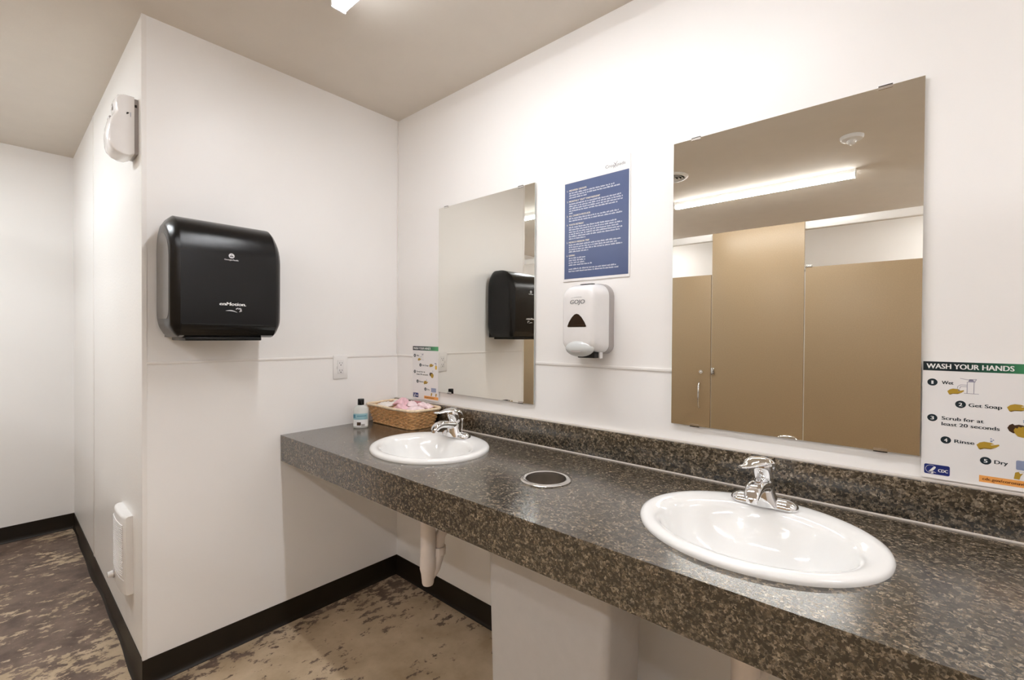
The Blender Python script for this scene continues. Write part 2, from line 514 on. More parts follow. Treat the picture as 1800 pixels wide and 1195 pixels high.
# occupancy sensor and air diffuser (both seen in the large mirror)
t = thing('ceiling_sensor', 'round white occupancy sensor with a faceted dome on the ceiling', 'sensor', (1.87, -1.86, CEIL))
MB().lathe([(0.0, 0.0), (0.058, 0.0), (0.058, -0.010), (0.052, -0.020), (0.030, -0.024), (0.0, -0.024)], n=36).build('base', WHITEPL2, t)
mb = MB(); mb.lathe([(0.025, -0.023), (0.025, -0.030), (0.021, -0.040), (0.012, -0.047), (0.0005, -0.050)], n=10); mb.build('dome', WHITEPL, t, angle=10)
t = thing('ceiling_vent', 'round white ceiling air diffuser with dark ring gaps', 'vent', (0.80, -1.86, CEIL))
MB().lathe([(0.0, 0.0), (0.112, 0.0), (0.112, -0.006), (0.100, -0.014), (0.090, -0.014), (0.088, -0.004), (0.0, -0.004)], n=40).build('flange', WHITEPL2, t)
MB().lathe([(0.0, -0.0042), (0.087, -0.0042), (0.087, -0.0048), (0.0, -0.0048)], n=40).build('opening', DARKHOLE, t)
for r_ in (0.068, 0.046, 0.022):
    MB().lathe([(r_, -0.006), (r_ + 0.011, -0.018), (r_ + 0.009, -0.019), (r_ - 0.002, -0.008), (r_, -0.006)], n=36).build('ring', WHITEPL2, t)

# ------------------------------------------------------------------ countertop
TILT = (0.0095, -0.0030)      # the counter sags slightly towards its front left corner
CT0 = 0.8745
def ctz(x, y):
    return CT0 + 0.0030 * x + 0.0095 * y
def tilted(o):
    o.rotation_euler = (TILT[0], TILT[1], o.rotation_euler[2])
    return o
CD = 0.625
SINKS = [(0.698, -0.330), (1.874, -0.330)]
FAUCETS = [(0.672, -0.165), (1.862, -0.166)]
SA, SB = 0.254, 0.221
RING = (1.289, -0.343)
ct = tilted(thing('vanity_countertop', 'long dark speckled stone-look vanity countertop with two sinks', 'countertop', (0, 0, CT0)))
bm = bmesh.new()
X1 = 3.40
def loop(pts):
    vs = [bm.verts.new((x, y, 0)) for x, y in pts]
    return [bm.edges.new((vs[i], vs[(i + 1) % len(vs)])) for i in range(len(vs))]
edges = loop([(0.003, -0.003), (0.003, -CD), (X1, -CD), (X1, -0.003)])
for sx_, sy_ in SINKS: edges += loop(ell(sx_, sy_, SA - 0.022, SB - 0.022, 48))
edges += loop(ell(RING[0], RING[1], 0.066, 0.066, 40))
bmesh.ops.triangle_fill(bm, use_beauty=True, use_dissolve=False, edges=edges)
geo = bmesh.ops.extrude_face_region(bm, geom=list(bm.faces))
for v in [g for g in geo['geom'] if isinstance(g, bmesh.types.BMVert)]: v.co.z -= 0.032
bmesh.ops.recalc_face_normals(bm, faces=bm.faces)
me = bpy.data.meshes.new('top'); bm.to_mesh(me); bm.free(); me.materials.append(GRANITE)
o = bpy.data.objects.new('top', me); COL.objects.link(o); o.parent = ct
MB().box((0.003, -CD, -0.117), (X1, -CD + 0.02, -0.032)).build('front_apron', GRANITE, ct, smooth=False)
MB().rbox((0.003, -0.022, 0.0), (X1, -0.002, 0.103), 0.0015).build('backsplash', GRANITE, ct)
MB().tube([(0.006, -0.0225, 0.0015), (X1, -0.0225, 0.0015)], 0.0028, 6).build('caulk_joint', CAULK, ct)
MB().box((0.003, -0.016, 0.103), (X1, -0.0005, 0.1062)).build('caulk_top', CAULK, ct, smooth=False)

# ------------------------------------------------------------------ sinks and faucets
def make_sink():
    t = thing('sink', '', 'sink')
    n = 72
    iy = -0.024
    # (semi x, semi y, centre y, z)
    secs_ = [(SA, SB, 0, 0.0), (SA + 0.001, SB + 0.001, 0, 0.006), (SA - 0.002, SB - 0.002, 0, 0.012), (SA - 0.010, SB - 0.010, 0, 0.0155), (SA - 0.022, SB - 0.022, -0.002, 0.0158),
             (0.214, 0.168, iy + 0.004, 0.0125), (0.206, 0.160, iy, 0.0085), (0.199, 0.152, iy, -0.002), (0.190, 0.143, iy, -0.025), (0.172, 0.127, iy, -0.065), (0.140, 0.102, iy, -0.105),
             (0.090, 0.066, iy, -0.130), (0.040, 0.036, iy, -0.140), (0.022, 0.022, iy, -0.142)]
    mb = MB().loft([[(a * math.cos(2 * PI * i / n), cy + b * math.sin(2 * PI * i / n), z) for i in range(n)] for a, b, cy, z in secs_], cap0=False, cap1=False)
    # outside of the bowl below the counter
    out = [(SA - 0.028, SB - 0.028, -0.002, 0.0), (0.205, 0.165, iy, -0.030), (0.180, 0.138, iy, -0.075), (0.120, 0.09, iy, -0.128), (0.040, 0.040, iy, -0.150), (0.022, 0.022, iy, -0.150)]
    mb.loft([[(a * math.cos(2 * PI * i / n), cy + b * math.sin(2 * PI * i / n), z) for i in range(n)] for a, b, cy, z in out], cap0=False, cap1=False)
    mb.build('basin', CERAMIC, t, angle=60)
    MB().lathe([(0.0, -0.1385), (0.018, -0.1385), (0.024, -0.1395), (0.024, -0.144)], (0, iy, 0), 24).build('drain', CHROME, t)
    return t

def make_faucet():
    """single-lever centreset faucet; local -y points over the bowl"""
    t = thing('faucet', '', 'faucet')
    # base plate: stadium dome
    n = 40
    def stad(a, b, z):
        return [((a - b) * (1 if math.cos(q) > 0 else -1) * (1 if abs(math.cos(q)) > 1e-9 else 0) + b * math.cos(q), b * math.sin(q) * (1.0), z) for q in [2 * PI * (i + 0.5) / n for i in range(n)]]
    MB().loft([stad(0.079, 0.027, 0.0), stad(0.079, 0.027, 0.005), stad(0.076, 0.024, 0.012), stad(0.066, 0.016, 0.019), stad(0.055, 0.008, 0.022)], cap0=True, cap1=True).build('base_plate', CHROME, t, angle=60)
    # body and spout as one swept casting
    m = 24
    def sec(y, z, rx, rz, tilt):
        c, s = math.cos(tilt), math.sin(tilt)
        pts = []
        for i in range(m):
            q = 2 * PI * i / m
            a, b = math.cos(q), math.sin(q)
            a = math.copysign(abs(a) ** 0.75, a); b = math.copysign(abs(b) ** 0.75, b)
            pts.append((rx * a, y - s * rz * b, z + c * rz * b))
        return pts
    def ring(cy, z, rx, ry):
        return [(rx * math.cos(2 * PI * i / 32), cy + ry * math.sin(2 * PI * i / 32), z) for i in range(32)]
    MB().loft([ring(-0.010, 0.004, 0.041, 0.034), ring(-0.011, 0.012, 0.038, 0.033), ring(-0.013, 0.026, 0.032, 0.030), ring(-0.014, 0.040, 0.0275, 0.027), ring(-0.014, 0.052, 0.025, 0.025), ring(-0.014, 0.060, 0.021, 0.021)]).build('body', CHROME, t, angle=60)
    MB().loft([sec(0.008, 0.045, 0.014, 0.012, 0), sec(0.002, 0.046, 0.022, 0.018, 0), sec(-0.016, 0.049, 0.0245, 0.019, 0.0), sec(-0.038, 0.055, 0.0225, 0.0165, 0.05), sec(-0.060, 0.060, 0.0205, 0.0150, 0.05),
               sec(-0.082, 0.0625, 0.0195, 0.0145, 0.2), sec(-0.100, 0.060, 0.0190, 0.0145, 0.55), sec(-0.113, 0.053, 0.0180, 0.0140, 1.0), sec(-0.118, 0.044, 0.0165, 0.0135, 1.4)]).build('spout', CHROME, t, angle=60)
    MB().cyl((0, -0.118, 0.046), (0, -0.119, 0.034), 0.0125, 20).build('aerator', CHROME, t)
    # neck of the handle, leaning forward
    MB().tube([(0, -0.004, 0.055), (0, -0.008, 0.066), (0, -0.009, 0.069), (0, -0.014, 0.082), (0, -0.023, 0.104), (0, -0.026, 0.113)], [0.0225, 0.0225, 0.0200, 0.0225, 0.0245, 0.020], 24).build('handle_neck', CHROME, t, angle=50)
    # lever: curved cap with a tongue over the spout and a hooked tail behind
    m = 20
    def lev(y, z, rx, rz):
        return [(rx * math.cos(2 * PI * i / m), y, z + rz * math.sin(2 * PI * i / m) * (1.0 if math.sin(2 * PI * i / m) > 0 else 0.45)) for i in range(m)]
    lever = MB().loft([lev(0.031, 0.082, 0.004, 0.003), lev(0.028, 0.090, 0.012, 0.005), lev(0.018, 0.102, 0.020, 0.008), lev(0.002, 0.110, 0.027, 0.011), lev(-0.018, 0.1125, 0.030, 0.012), lev(-0.040, 0.111, 0.027, 0.011),
               lev(-0.058, 0.108, 0.018, 0.008), lev(-0.074, 0.106, 0.012, 0.006), lev(-0.090, 0.107, 0.010, 0.006), lev(-0.099, 0.108, 0.006, 0.004)]).build('handle_lever', CHROME, t, angle=60)
    lever.rotation_euler = (0, 0, R(-20))
    MB().cyl((0, 0.034, 0.010), (0, 0.036, 0.060), 0.0028, 10).lathe([(0.003, 0.058), (0.0062, 0.064), (0.0066, 0.070), (0.004, 0.072)], (0, 0.036, 0), 14, cap1=True).build('lift_rod', CHROME, t)
    return t

sink_a = make_sink(); fa = make_faucet()
for k, (x, y) in enumerate(SINKS):
    s_ = sink_a if k == 0 else copy_tree(sink_a)
    f_ = fa if k == 0 else copy_tree(fa)
    s_.location = (x, y, ctz(x, y)); tilted(s_)
    fx, fy = FAUCETS[k]
    f_.location = (fx, fy, ctz(fx, fy) + 0.0148); tilted(f_)
    s_['label'] = ('white oval drop-in sink farther away, below the small mirror', 'white oval drop-in sink nearer the camera, below the large mirror')[k]
    f_['label'] = ('chrome single-lever faucet on the far sink beside the wicker basket', 'chrome single-lever faucet on the near sink below the large mirror')[k]
    s_['group'] = 'sinks in the counter'; f_['group'] = 'faucets on the sinks'

# trash chute ring
t = tilted(thing('trash_chute', 'round stainless steel trash chute ring set into the counter', 'trash chute', (RING[0], RING[1], ctz(*RING))))
MB().lathe([(0.079, 0.0), (0.080, 0.003), (0.077, 0.0055), (0.066, 0.0065), (0.063, 0.005), (0.0625, 0.0)], n=56).build('ring', STEEL, t)
MB().lathe([(0.0625, 0.002), (0.0625, -0.13)], n=48).build('sleeve', STEEL, t)

# trash bin below
BX0, BX1, BY0, BY1 = 1.184, 1.600, -0.50, -0.30
t = thing('trash_bin', 'pale grey rectangular plastic trash bin under the counter', 'trash bin', ((BX0 + BX1) / 2, (BY0 + BY1) / 2, 0))
hx, hy = (BX1 - BX0) / 2, (BY1 - BY0) / 2
def binsec(k, z, inset=0.0):
    return [(x, y, z) for x, y in rrect(-hx * k + inset, -hy * k + inset, hx * k - inset, hy * k - inset, 0.022, 5)]
MB().loft([binsec(0.90, 0.0), binsec(0.905, 0.01), binsec(0.995, 0.68), binsec(0.995, 0.68, 0.004), binsec(0.905, 0.02, 0.006)], cap0=True, cap1=True).build('bin_body', BINPL, t, angle=40)
MB().loft([binsec(0.997, 0.672, -0.004), binsec(0.998, 0.69, -0.005), binsec(0.998, 0.69, 0.005), binsec(0.997, 0.672, 0.005)], cap0=False, cap1=False).build('rim', BINPL, t, angle=40)

# drain pipes under the sinks
def make_pipe():
    t = thing('drain_pipe', '', 'pipe')
    MB().tube([(0, 0, 0.722), (0, 0, 0.43), (0, 0, 0.425), (0, 0, 0.385), (0, 0, 0.365), (0, 0, 0.325), (0, 0, 0.318)], [0.031, 0.031, 0.033, 0.033, 0.028, 0.0235, 0.021], 24).build('tailpiece_cover', PVC, t, angle=50)
    MB().tube([(0.004, 0.010, 0.335), (0.010, 0.030, 0.375), (0.012, 0.042, 0.43)], [0.012, 0.020, 0.0255], 20).build('trap_bend', PVC, t)
    MB().tube([(0.012, 0.044, 0.432), (0.012, 0.045, 0.462)], 0.030, 10).build('slip_nut', PVC, t, angle=20)
    MB().tube([(0.012, 0.046, 0.462), (0.014, 0.050, 0.505), (0.017, 0.075, 0.528), (0.021, 0.12, 0.535), (0.026, 0.30, 0.538)], 0.022, 18).build('trap_arm', PVC, t)
    MB().tube([(0.026, 0.312, 0.535), (0.026, 0.322, 0.535)], [0.045, 0.035], 24).build('wall_flange', CHROME, t)
    return t
pipe = make_pipe()
for k, (x, y) in enumerate(SINKS):
    p_ = pipe if k == 0 else copy_tree(pipe)
    p_.location = (x - 0.012, y + 0.004, 0.0)
    p_['group'] = 'drain pipes under the sinks'
    p_['label'] = ('white drain pipe hanging below the far sink, left of the bin', 'white drain pipe below the near sink, right of the bin')[k]

# ------------------------------------------------------------------ mirrors
def make_mirror(x0, x1, z0, z1, clips_top, clips_bot, label):
    t = thing('mirror', label, 'mirror', ((x0 + x1) / 2, 0, z0), group='frameless mirrors on the wall')
    h = (x1 - x0) / 2; H = z1 - z0
    mb = MB()
    y0, y1 = -0.0115, -0.0055
    vs = [(-h, y1, 0), (h, y1, 0), (h, y1, H), (-h, y1, H), (-h, y0, 0), (h, y0, 0), (h, y0, H), (-h, y0, H)]
    mb.add(vs, [(0, 3, 2, 1), (0, 1, 5, 4), (1, 2, 6, 5), (2, 3, 7, 6), (3, 0, 4, 7)], 1)
    mb.add([vs[4], vs[5], vs[6], vs[7]], [(0, 1, 2, 3)], 0)
    mb.build('mirror_glass', [MIRROR, CLEARG], t, smooth=False)
    for cx in clips_top:
        MB().box((cx - x0 - h - 0.014, -0.0135, H - 0.006), (cx - x0 - h + 0.014, -0.0115, H + 0.003)).box((cx - x0 - h - 0.014, -0.0135, H + 0.0005), (cx - x0 - h + 0.014, 0, H + 0.003)).build('clip', STEEL, t, smooth=False)
    for cx in clips_bot:
        MB().box((cx - x0 - h - 0.014, -0.0135, -0.003), (cx - x0 - h + 0.014, -0.0115, 0.006)).box((cx - x0 - h - 0.014, -0.0135, -0.003), (cx - x0 - h + 0.014, 0, -0.0005)).build('clip', STEEL, t, smooth=False)
    MB().box((-h + 0.02, -0.0055, 0.02), (h - 0.02, -0.0005, H - 0.02)).build('backing', GREYPL, t, smooth=False)
    return t
make_mirror(0.3648, 0.9743, 1.0405, 1.9545, (0.420, 0.898), (0.448, 0.905), 'frameless mirror farther left, reflecting the black towel dispenser')
make_mirror(1.5535, 2.1640, 1.0408, 1.9540, (1.6253, 2.0902), (1.6293, 2.09), 'frameless mirror nearer the camera, reflecting tan stalls and a light')

# ------------------------------------------------------------------ hand-washing signs
def hand_pts(u, v, s):
    return [(u + s * a, v + s * b) for a, b in ((0.0, 0.30), (0.14, 0.46), (0.34, 0.54), (0.62, 0.52), (0.80, 0.44), (0.62, 0.40), (0.66, 0.36), (0.98, 0.46), (1.0, 0.38), (0.86, 0.24), (0.62, 0.15), (0.34, 0.14), (0.18, 0.04), (0.10, 0.06))]

def make_sign(x, z, label):
    t = thing('hand_washing_sign', label, 'sign', (x, 0, z), group='hand washing signs beside the mirrors')
    SW, SH = 0.2159, 0.2794
    MB().box((0, -0.0052, 0), (SW, -0.0040, SH)).build('sheet', PAPER, t, smooth=False)
    w = 0.0054; w2 = 0.0056
    print_poly(MB(), [(0.0012, 0.2572), (SW - 0.0012, 0.2572), (SW - 0.0012, 0.2786), (0.0012, 0.2786)], w).build('header_band', HEADERP, t, smooth=False)
    put_text(MB(), 'WASH YOUR HANDS', 0.0075, 0.2622, 0.1425, 0.0122, w2, bold=0.0005).build('header_lettering', WHITEPRINT, t, smooth=False)
    steps = [(0.0180, 0.2294, '1'), (0.0665, 0.1810, '2'), (0.0187, 0.1445, '3'), (0.0427, 0.0945, '4'), (0.1085, 0.0577, '5')]
    for u, v, d in steps:
        b_ = print_poly(MB(), ell(u, v, 0.0090, 0.0085, 28), w).build('step_bullet', TEXTDARK, t, smooth=False)
        dw = 0.0030 if d == '1' else 0.0054
        put_text(MB(), d, u - dw / 2, v - 0.0042, dw, 0.0084, 0.0002, bold=0.0004).build('step_number', WHITEPRINT, b_, smooth=False, loc=(0, -w, 0))
    for s_, u, v, wd, hh in (('Wet', 0.0345, 0.2258, 0.0195, 0.0082), ('Get Soap', 0.0800, 0.1768, 0.0525, 0.0084), ('Scrub for at', 0.0353, 0.1420, 0.0690, 0.0084),
                             ('least 20 seconds', 0.0353, 0.1285, 0.0940, 0.0084), ('Rinse', 0.0575, 0.0905, 0.0325, 0.0082), ('Dry', 0.1223, 0.0535, 0.0205, 0.0086)):
        put_text(MB(), s_, u, v, wd, hh, w, bold=0.0004).build('step_lettering', TEXTDARK, t, smooth=False)
    # pictures
    m1 = MB()
    def seg(p, q, th):
        p, q = Vector(p), Vector(q); d = (q - p).normalized(); n_ = Vector((-d.y, d.x)) * th / 2
        print_poly(m1, [tuple(p + n_), tuple(p - n_), tuple(q - n_), tuple(q + n_)], w)
    for p, q in (((0.077, 0.2075), (0.077, 0.2335)), ((0.088, 0.2075), (0.088, 0.238)), ((0.072, 0.2072), (0.096, 0.2072)), ((0.0665, 0.2225), (0.077, 0.2225)), ((0.0665, 0.2265), (0.077, 0.2265)),
                 ((0.0665, 0.2265), (0.0615, 0.2225)), ((0.0615, 0.2225), (0.0610, 0.2175)), ((0.0665, 0.2225), (0.0645, 0.2175)), ((0.077, 0.2335), (0.090, 0.2340)), ((0.065, 0.2415), (0.079, 0.2385)), ((0.079, 0.2385), (0.092, 0.2405)), ((0.092, 0.2405), (0.089, 0.2340))):
        seg(p, q, 0.0009)
    print_poly(m1, [(0.0785, 0.2345), (0.0875, 0.2345), (0.0865, 0.2400), (0.0805, 0.2400)], w)
    print_poly(m1, ell(0.0635, 0.2135, 0.0012, 0.002, 10), w)
    m1.build('tap_picture', LINEP, t, smooth=False)
    for u, v, s_ in ((0.0440, 0.2015, 0.0280), (0.1400, 0.1720, 0.0340), (0.0935, 0.0810, 0.0360)):
        print_poly(MB(), hand_pts(u, v, s_), w).build('hand_picture', GOLD, t, smooth=False)
        print_poly(MB(), [(u + s_ * a, v + s_ * b) for a, b in ((0.10, 0.06), (0.18, 0.02), (0.34, 0.10), (0.62, 0.11), (0.86, 0.20), (0.62, 0.16), (0.34, 0.15), (0.16, 0.09))], w2).build('hand_shading', GOLDSH, t, smooth=False)
    for grp in (((0.1165, 0.1085, 0.0014), (0.1200, 0.1060, 0.0014), (0.1170, 0.1030, 0.0021)), ((0.1655, 0.1555, 0.0014), (0.1660, 0.1520, 0.0017), (0.1735, 0.1550, 0.0010), (0.1710, 0.1500, 0.0010))):
        b_ = MB()
        for u, v, r_ in grp:
            print_poly(b_, ell(u, v, r_, r_, 12), w)
        b_.build('bubble_picture', BLUEGREY, t, smooth=False)
    # lathering hands
    print_poly(MB(), [(0.1410, 0.1370), (0.1440, 0.1435), (0.1490, 0.1470), (0.1520, 0.1440), (0.1580, 0.1460), (0.1650, 0.1450), (0.1690, 0.1390), (0.1660, 0.1300), (0.1580, 0.1270), (0.1500, 0.1260), (0.1440, 0.1300)], w).build('rear_hand_picture', BROWNHAND, t, smooth=False)
    print_poly(MB(), [(0.1505, 0.1330), (0.1530, 0.1385), (0.1560, 0.1370), (0.1580, 0.1415), (0.1615, 0.1400), (0.1640, 0.1425), (0.1680, 0.1400), (0.1740, 0.1370), (0.1745, 0.1300), (0.1725, 0.1220), (0.1660, 0.1180), (0.1570, 0.1200), (0.1525, 0.1260)], w2).build('front_hand_picture', GOLD, t, smooth=False)
    # soap bottle
    print_poly(MB(), rrect(0.186, 0.163, 0.2005, 0.182, 0.003, 3), w).build('bottle_picture', YELLOWP, t, smooth=False)
    print_poly(print_poly(MB(), [(0.191, 0.182), (0.1955, 0.182), (0.1955, 0.196), (0.191, 0.196)], w), [(0.180, 0.1915), (0.1945, 0.1915), (0.1945, 0.1955), (0.182, 0.1955)], w).build('pump_picture', LINEP, t, smooth=False)
    # towel dispenser and two hands
    print_poly(MB(), rrect(0.155, 0.0465, 0.1945, 0.0675, 0.003, 4), w).build('dispenser_picture', BLUEGREY, t, smooth=False)
    print_poly(MB(), [(0.159, 0.0425), (0.191, 0.0425), (0.191, 0.0432), (0.159, 0.0432)], w).build('towel_picture', LINEP, t, smooth=False)
    for u in (0.1520, 0.1885):
        print_poly(MB(), [(u, 0.026), (u + 0.0085, 0.0255), (u + 0.0100, 0.0330), (u + 0.0140, 0.0405), (u + 0.0095, 0.0385), (u + 0.0070, 0.0425), (u + 0.0020, 0.0400)], w).build('drying_hand_picture', GOLD, t, smooth=False)
    # agency badge
    bd = print_poly(MB(), rrect(0.0057, 0.0095, 0.0504, 0.0330, 0.0035, 5), w).build('badge', CDCBLUE, t, smooth=False)
    em = MB()
    ring_o = ell(0.0175, 0.0212, 0.0096, 0.0096, 36); ring_i = ell(0.0175, 0.0212, 0.0090, 0.0090, 36)
    for i in range(4, 30):
        print_poly(em, [ring_o[i], ring_o[i + 1], ring_i[i + 1], ring_i[i]], 0.0002)
    for pts in (((0.0135, 0.0150), (0.0165, 0.0195), (0.0215, 0.0265), (0.0255, 0.0285), (0.0262, 0.0255), (0.0225, 0.0195), (0.0180, 0.0145)),
                ((0.0125, 0.0160), (0.0190, 0.0170), (0.0265, 0.0145), (0.0268, 0.0135), (0.0190, 0.0150)), ((0.0175, 0.0105), (0.0195, 0.0155), (0.0215, 0.0160), (0.0222, 0.0110))):
        print_poly(em, pts, 0.0003)
    em.build('badge_emblem', WHITEPRINT, bd, smooth=False, loc=(0, -w, 0))
    put_text(MB(), 'CDC', 0.0305, 0.0165, 0.0165, 0.0075, 0.0003, bold=0.0004).build('badge_lettering', WHITEPRINT, bd, smooth=False, loc=(0, -w, 0))
    ob = print_poly(MB(), [(0.0986, 0.0087), (0.2120, 0.0087), (0.2120, 0.0236), (0.0986, 0.0236)], w).build('orange_band', ORANGE, t, smooth=False)
    put_text(MB(), 'cdc.gov/coronavirus', 0.1040, 0.0135, 0.0760, 0.0066, 0.0002, bold=0.00025).build('band_lettering', ORTEXT, ob, smooth=False, loc=(0, -w, 0))
    return t
make_sign(0.1465, 0.9868, 'white hand-washing sign left of the far mirror, behind the wicker basket')
make_sign(2.1668, 0.9910, 'white hand-washing sign right of the near mirror, cut off by the photo edge')

# ------------------------------------------------------------------ notice poster
PX, PZ, PWD, PHT = 1.1125, 1.5365, 0.2835, 0.4330
t = thing('notice_poster', 'navy church notice poster in a clear sleeve above the soap dispenser', 'poster', (PX, 0, PZ))
MB().box((0, -0.0035, 0), (PWD, -0.0004, PHT)).build('sleeve', SLEEVE, t, smooth=False)
NX0, NX1, NZ0, NZ1 = 0.0060, 0.2785, 0.0095, 0.3800
print_poly(MB(), [(NX0, NZ0), (NX1, NZ0), (NX1, NZ1), (NX0, NZ1)], 0.0038).build('navy_panel', NAVY, t, smooth=False)
PHh = NZ1 - NZ0
body = MB()
def vrow(fr): return NZ1 - fr * PHh
def head(fr, n_, s_, wd):
    heads = MB()
    put_text(heads, n_, 0.0165, vrow(fr) - 0.004, 0.0042, 0.0068, 0.0040, bold=0.0002)
    put_text(heads, s_, 0.0260, vrow(fr) - 0.004, wd, 0.0068, 0.0040, bold=0.0003)
    heads.build('heading_lettering', TEXTCREAM, t, smooth=False)
rnd = random.Random(3)
def lines(fr0, widths, bold=False):
    for k, wd in enumerate(widths):
        v = vrow(fr0 + 0.0237 * k); u = 0.0262; end = 0.0262 + wd * 0.222
        while u < end - 0.002:
            ln = min(rnd.uniform(0.006, 0.020), end - u)
            # each word is a run of small printed letter strokes
            q = u
            while q < u + ln - 0.0012:
                g = rnd.uniform(0.0011, 0.0019); hh = rnd.choice((0.0038, 0.0038, 0.0044, 0.0056))
                print_poly(body, [(q, v - 0.0028), (q + g, v - 0.0028), (q + g, v - 0.0028 + hh), (q, v - 0.0028 + hh)], 0.0040)
                q += g + 0.0004
            u += ln + 0.0022
head(0.077, '1.', 'MIDWEEK GROUPS', 0.078)
lines(0.106, (0.88, 0.98, 0.36))
head(0.190, '2.', 'MONTHLY "OUT" PARTNERSHIP', 0.136)
lines(0.219, (1.0, 1.03, 1.03, 0.94, 0.08))
head(0.342, '3.', 'ALL CHURCH POTLUCK', 0.096)
lines(0.371, (0.96, 1.02))
head(0.434, '4.', 'YOUTH RETREAT', 0.067)
lines(0.463, (0.94, 1.02, 0.96, 1.03, 0.98, 0.34))
head(0.617, '5.', 'MEXICO MISSION TRIP', 0.092)
lines(0.646, (1.0, 0.93, 1.03, 0.40))
head(0.755, '6.', 'GIVING', 0.028)
lines(0.784, (0.34, 0.34, 0.33, 0.47))
lines(0.897, (0.92, 0.96))
body.build('body_lettering', TEXTPALE, t, smooth=False)
lg = MB()
put_text(lg, 'Cros', 0.1840, 0.4005, 0.0360, 0.0110, 0.0040)
put_text(lg, 'oads', 0.2300, 0.4005, 0.0340, 0.0110, 0.0040)
for p, q in (((0.2160, 0.3950), (0.2330, 0.4170)), ((0.2185, 0.4150), (0.2320, 0.3965)), ((0.2230, 0.3950), (0.2250, 0.4120))):
    p, q = Vector(p), Vector(q); d = (q - p).normalized(); n_ = Vector((-d.y, d.x)) * 0.0007
    print_poly(lg, [tuple(p + n_), tuple(p - n_), tuple(q - n_), tuple(q + n_)], 0.0041)
lg.build('logo_lettering', TEXTGREY, t, smooth=False)

# ------------------------------------------------------------------ soap dispenser
t = thing('soap_dispenser', 'white wall soap dispenser with grey push bar below the navy poster', 'soap dispenser', (1.2545, 0, 1.2505))
def rsec(x0, z0, x1, z1, r, d, n=6):
    return [(x, -d, z) for x, z in rrect(x0, z0, x1, z1, r, n)]
MB().loft([rsec(-0.079, 0.012, 0.080, 0.264, (0.03, 0.03, 0.045, 0.045), 0.0), rsec(-0.080, 0.010, 0.081, 0.265, (0.03, 0.03, 0.045, 0.045), 0.006), rsec(-0.079, 0.012, 0.080, 0.264, (0.03, 0.03, 0.045, 0.045), 0.034)]).build('back_plate', GREYPL, t)
MB().loft([rsec(-0.078, 0.014, 0.079, 0.262, (0.03, 0.03, 0.045, 0.045), 0.034), rsec(-0.0775, 0.016, 0.0785, 0.2615, (0.03, 0.03, 0.045, 0.045), 0.060), rsec(-0.073, 0.022, 0.074, 0.257, (0.032, 0.032, 0.045, 0.045), 0.090),
           rsec(-0.068, 0.026, 0.069, 0.250, (0.032, 0.032, 0.04, 0.04), 0.108), rsec(-0.062, 0.030, 0.063, 0.243, (0.03, 0.03, 0.036, 0.036), 0.1165), rsec(-0.050, 0.042, 0.051, 0.232, (0.025, 0.025, 0.03, 0.03), 0.1200), rsec(-0.020, 0.08, 0.020, 0.20, 0.015, 0.1215)]).build('cover', WHITEPL, t, angle=50)
print_poly(MB(), [(-0.040, 0.1085), (-0.037, 0.1060), (0.036, 0.1060), (0.039, 0.1085), (0.0315, 0.124), (0.019, 0.141), (0.008, 0.1505), (-0.001, 0.1530), (-0.010, 0.1505), (-0.021, 0.141), (-0.033, 0.124)], 0.1219).build('sight_window', mat('amber_black_window', (0.016, 0.007, 0.004), 0.12), t, smooth=False)
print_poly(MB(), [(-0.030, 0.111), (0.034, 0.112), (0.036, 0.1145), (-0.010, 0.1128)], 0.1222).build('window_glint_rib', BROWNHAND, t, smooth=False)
mb = MB(); mb.ball((0.003, -0.106, 0.031), (0.0585, 0.026, 0.0305), 28, 14); mb.build('push_bar', LTGREYPL, t, angle=80)
print_poly(MB(), rrect(-0.016, 0.017, 0.022, 0.0235, 0.003, 4), 0.1316).build('push_bar_mark', GREYPL, t, smooth=False)
MB().rbox((-0.02, -0.085, -0.004), (0.052, -0.030, 0.016), 0.003).build('nozzle_block', DARKHOLE, t)
MB().rbox((0.052, -0.060, -0.006), (0.059, -0.040, 0.018), 0.002).build('latch_tab', WHITEPL, t)
MB().loft([[(0.012 + 0.030 * math.cos(2 * PI * i / 20), -0.072 + 0.014 * math.sin(2 * PI * i / 20), z) for i in range(20)] for z in (0.256, 0.2612)]).build('lock_slot', BLACKPL, t, smooth=False)
gl = MB(); put_text(gl, 'GOJO', -0.029, 0.188, 0.060, 0.0150, 0.1222, shear=0.18, bold=0.0006)
arc = [(-0.026 + 0.046 * k / 12, 0.2055 + 0.0055 * math.sin(PI * (0.15 + 0.55 * k / 12))) for k in range(13)]
for k in range(12):
    print_poly(gl, [(arc[k][0], arc[k][1]), (arc[k + 1][0], arc[k + 1][1]), (arc[k + 1][0], arc[k + 1][1] + 0.0012), (arc[k][0], arc[k][1] + 0.0012 * k / 12)], 0.1222)
gl.build('logo_lettering', TEXTGREY, t, smooth=False)

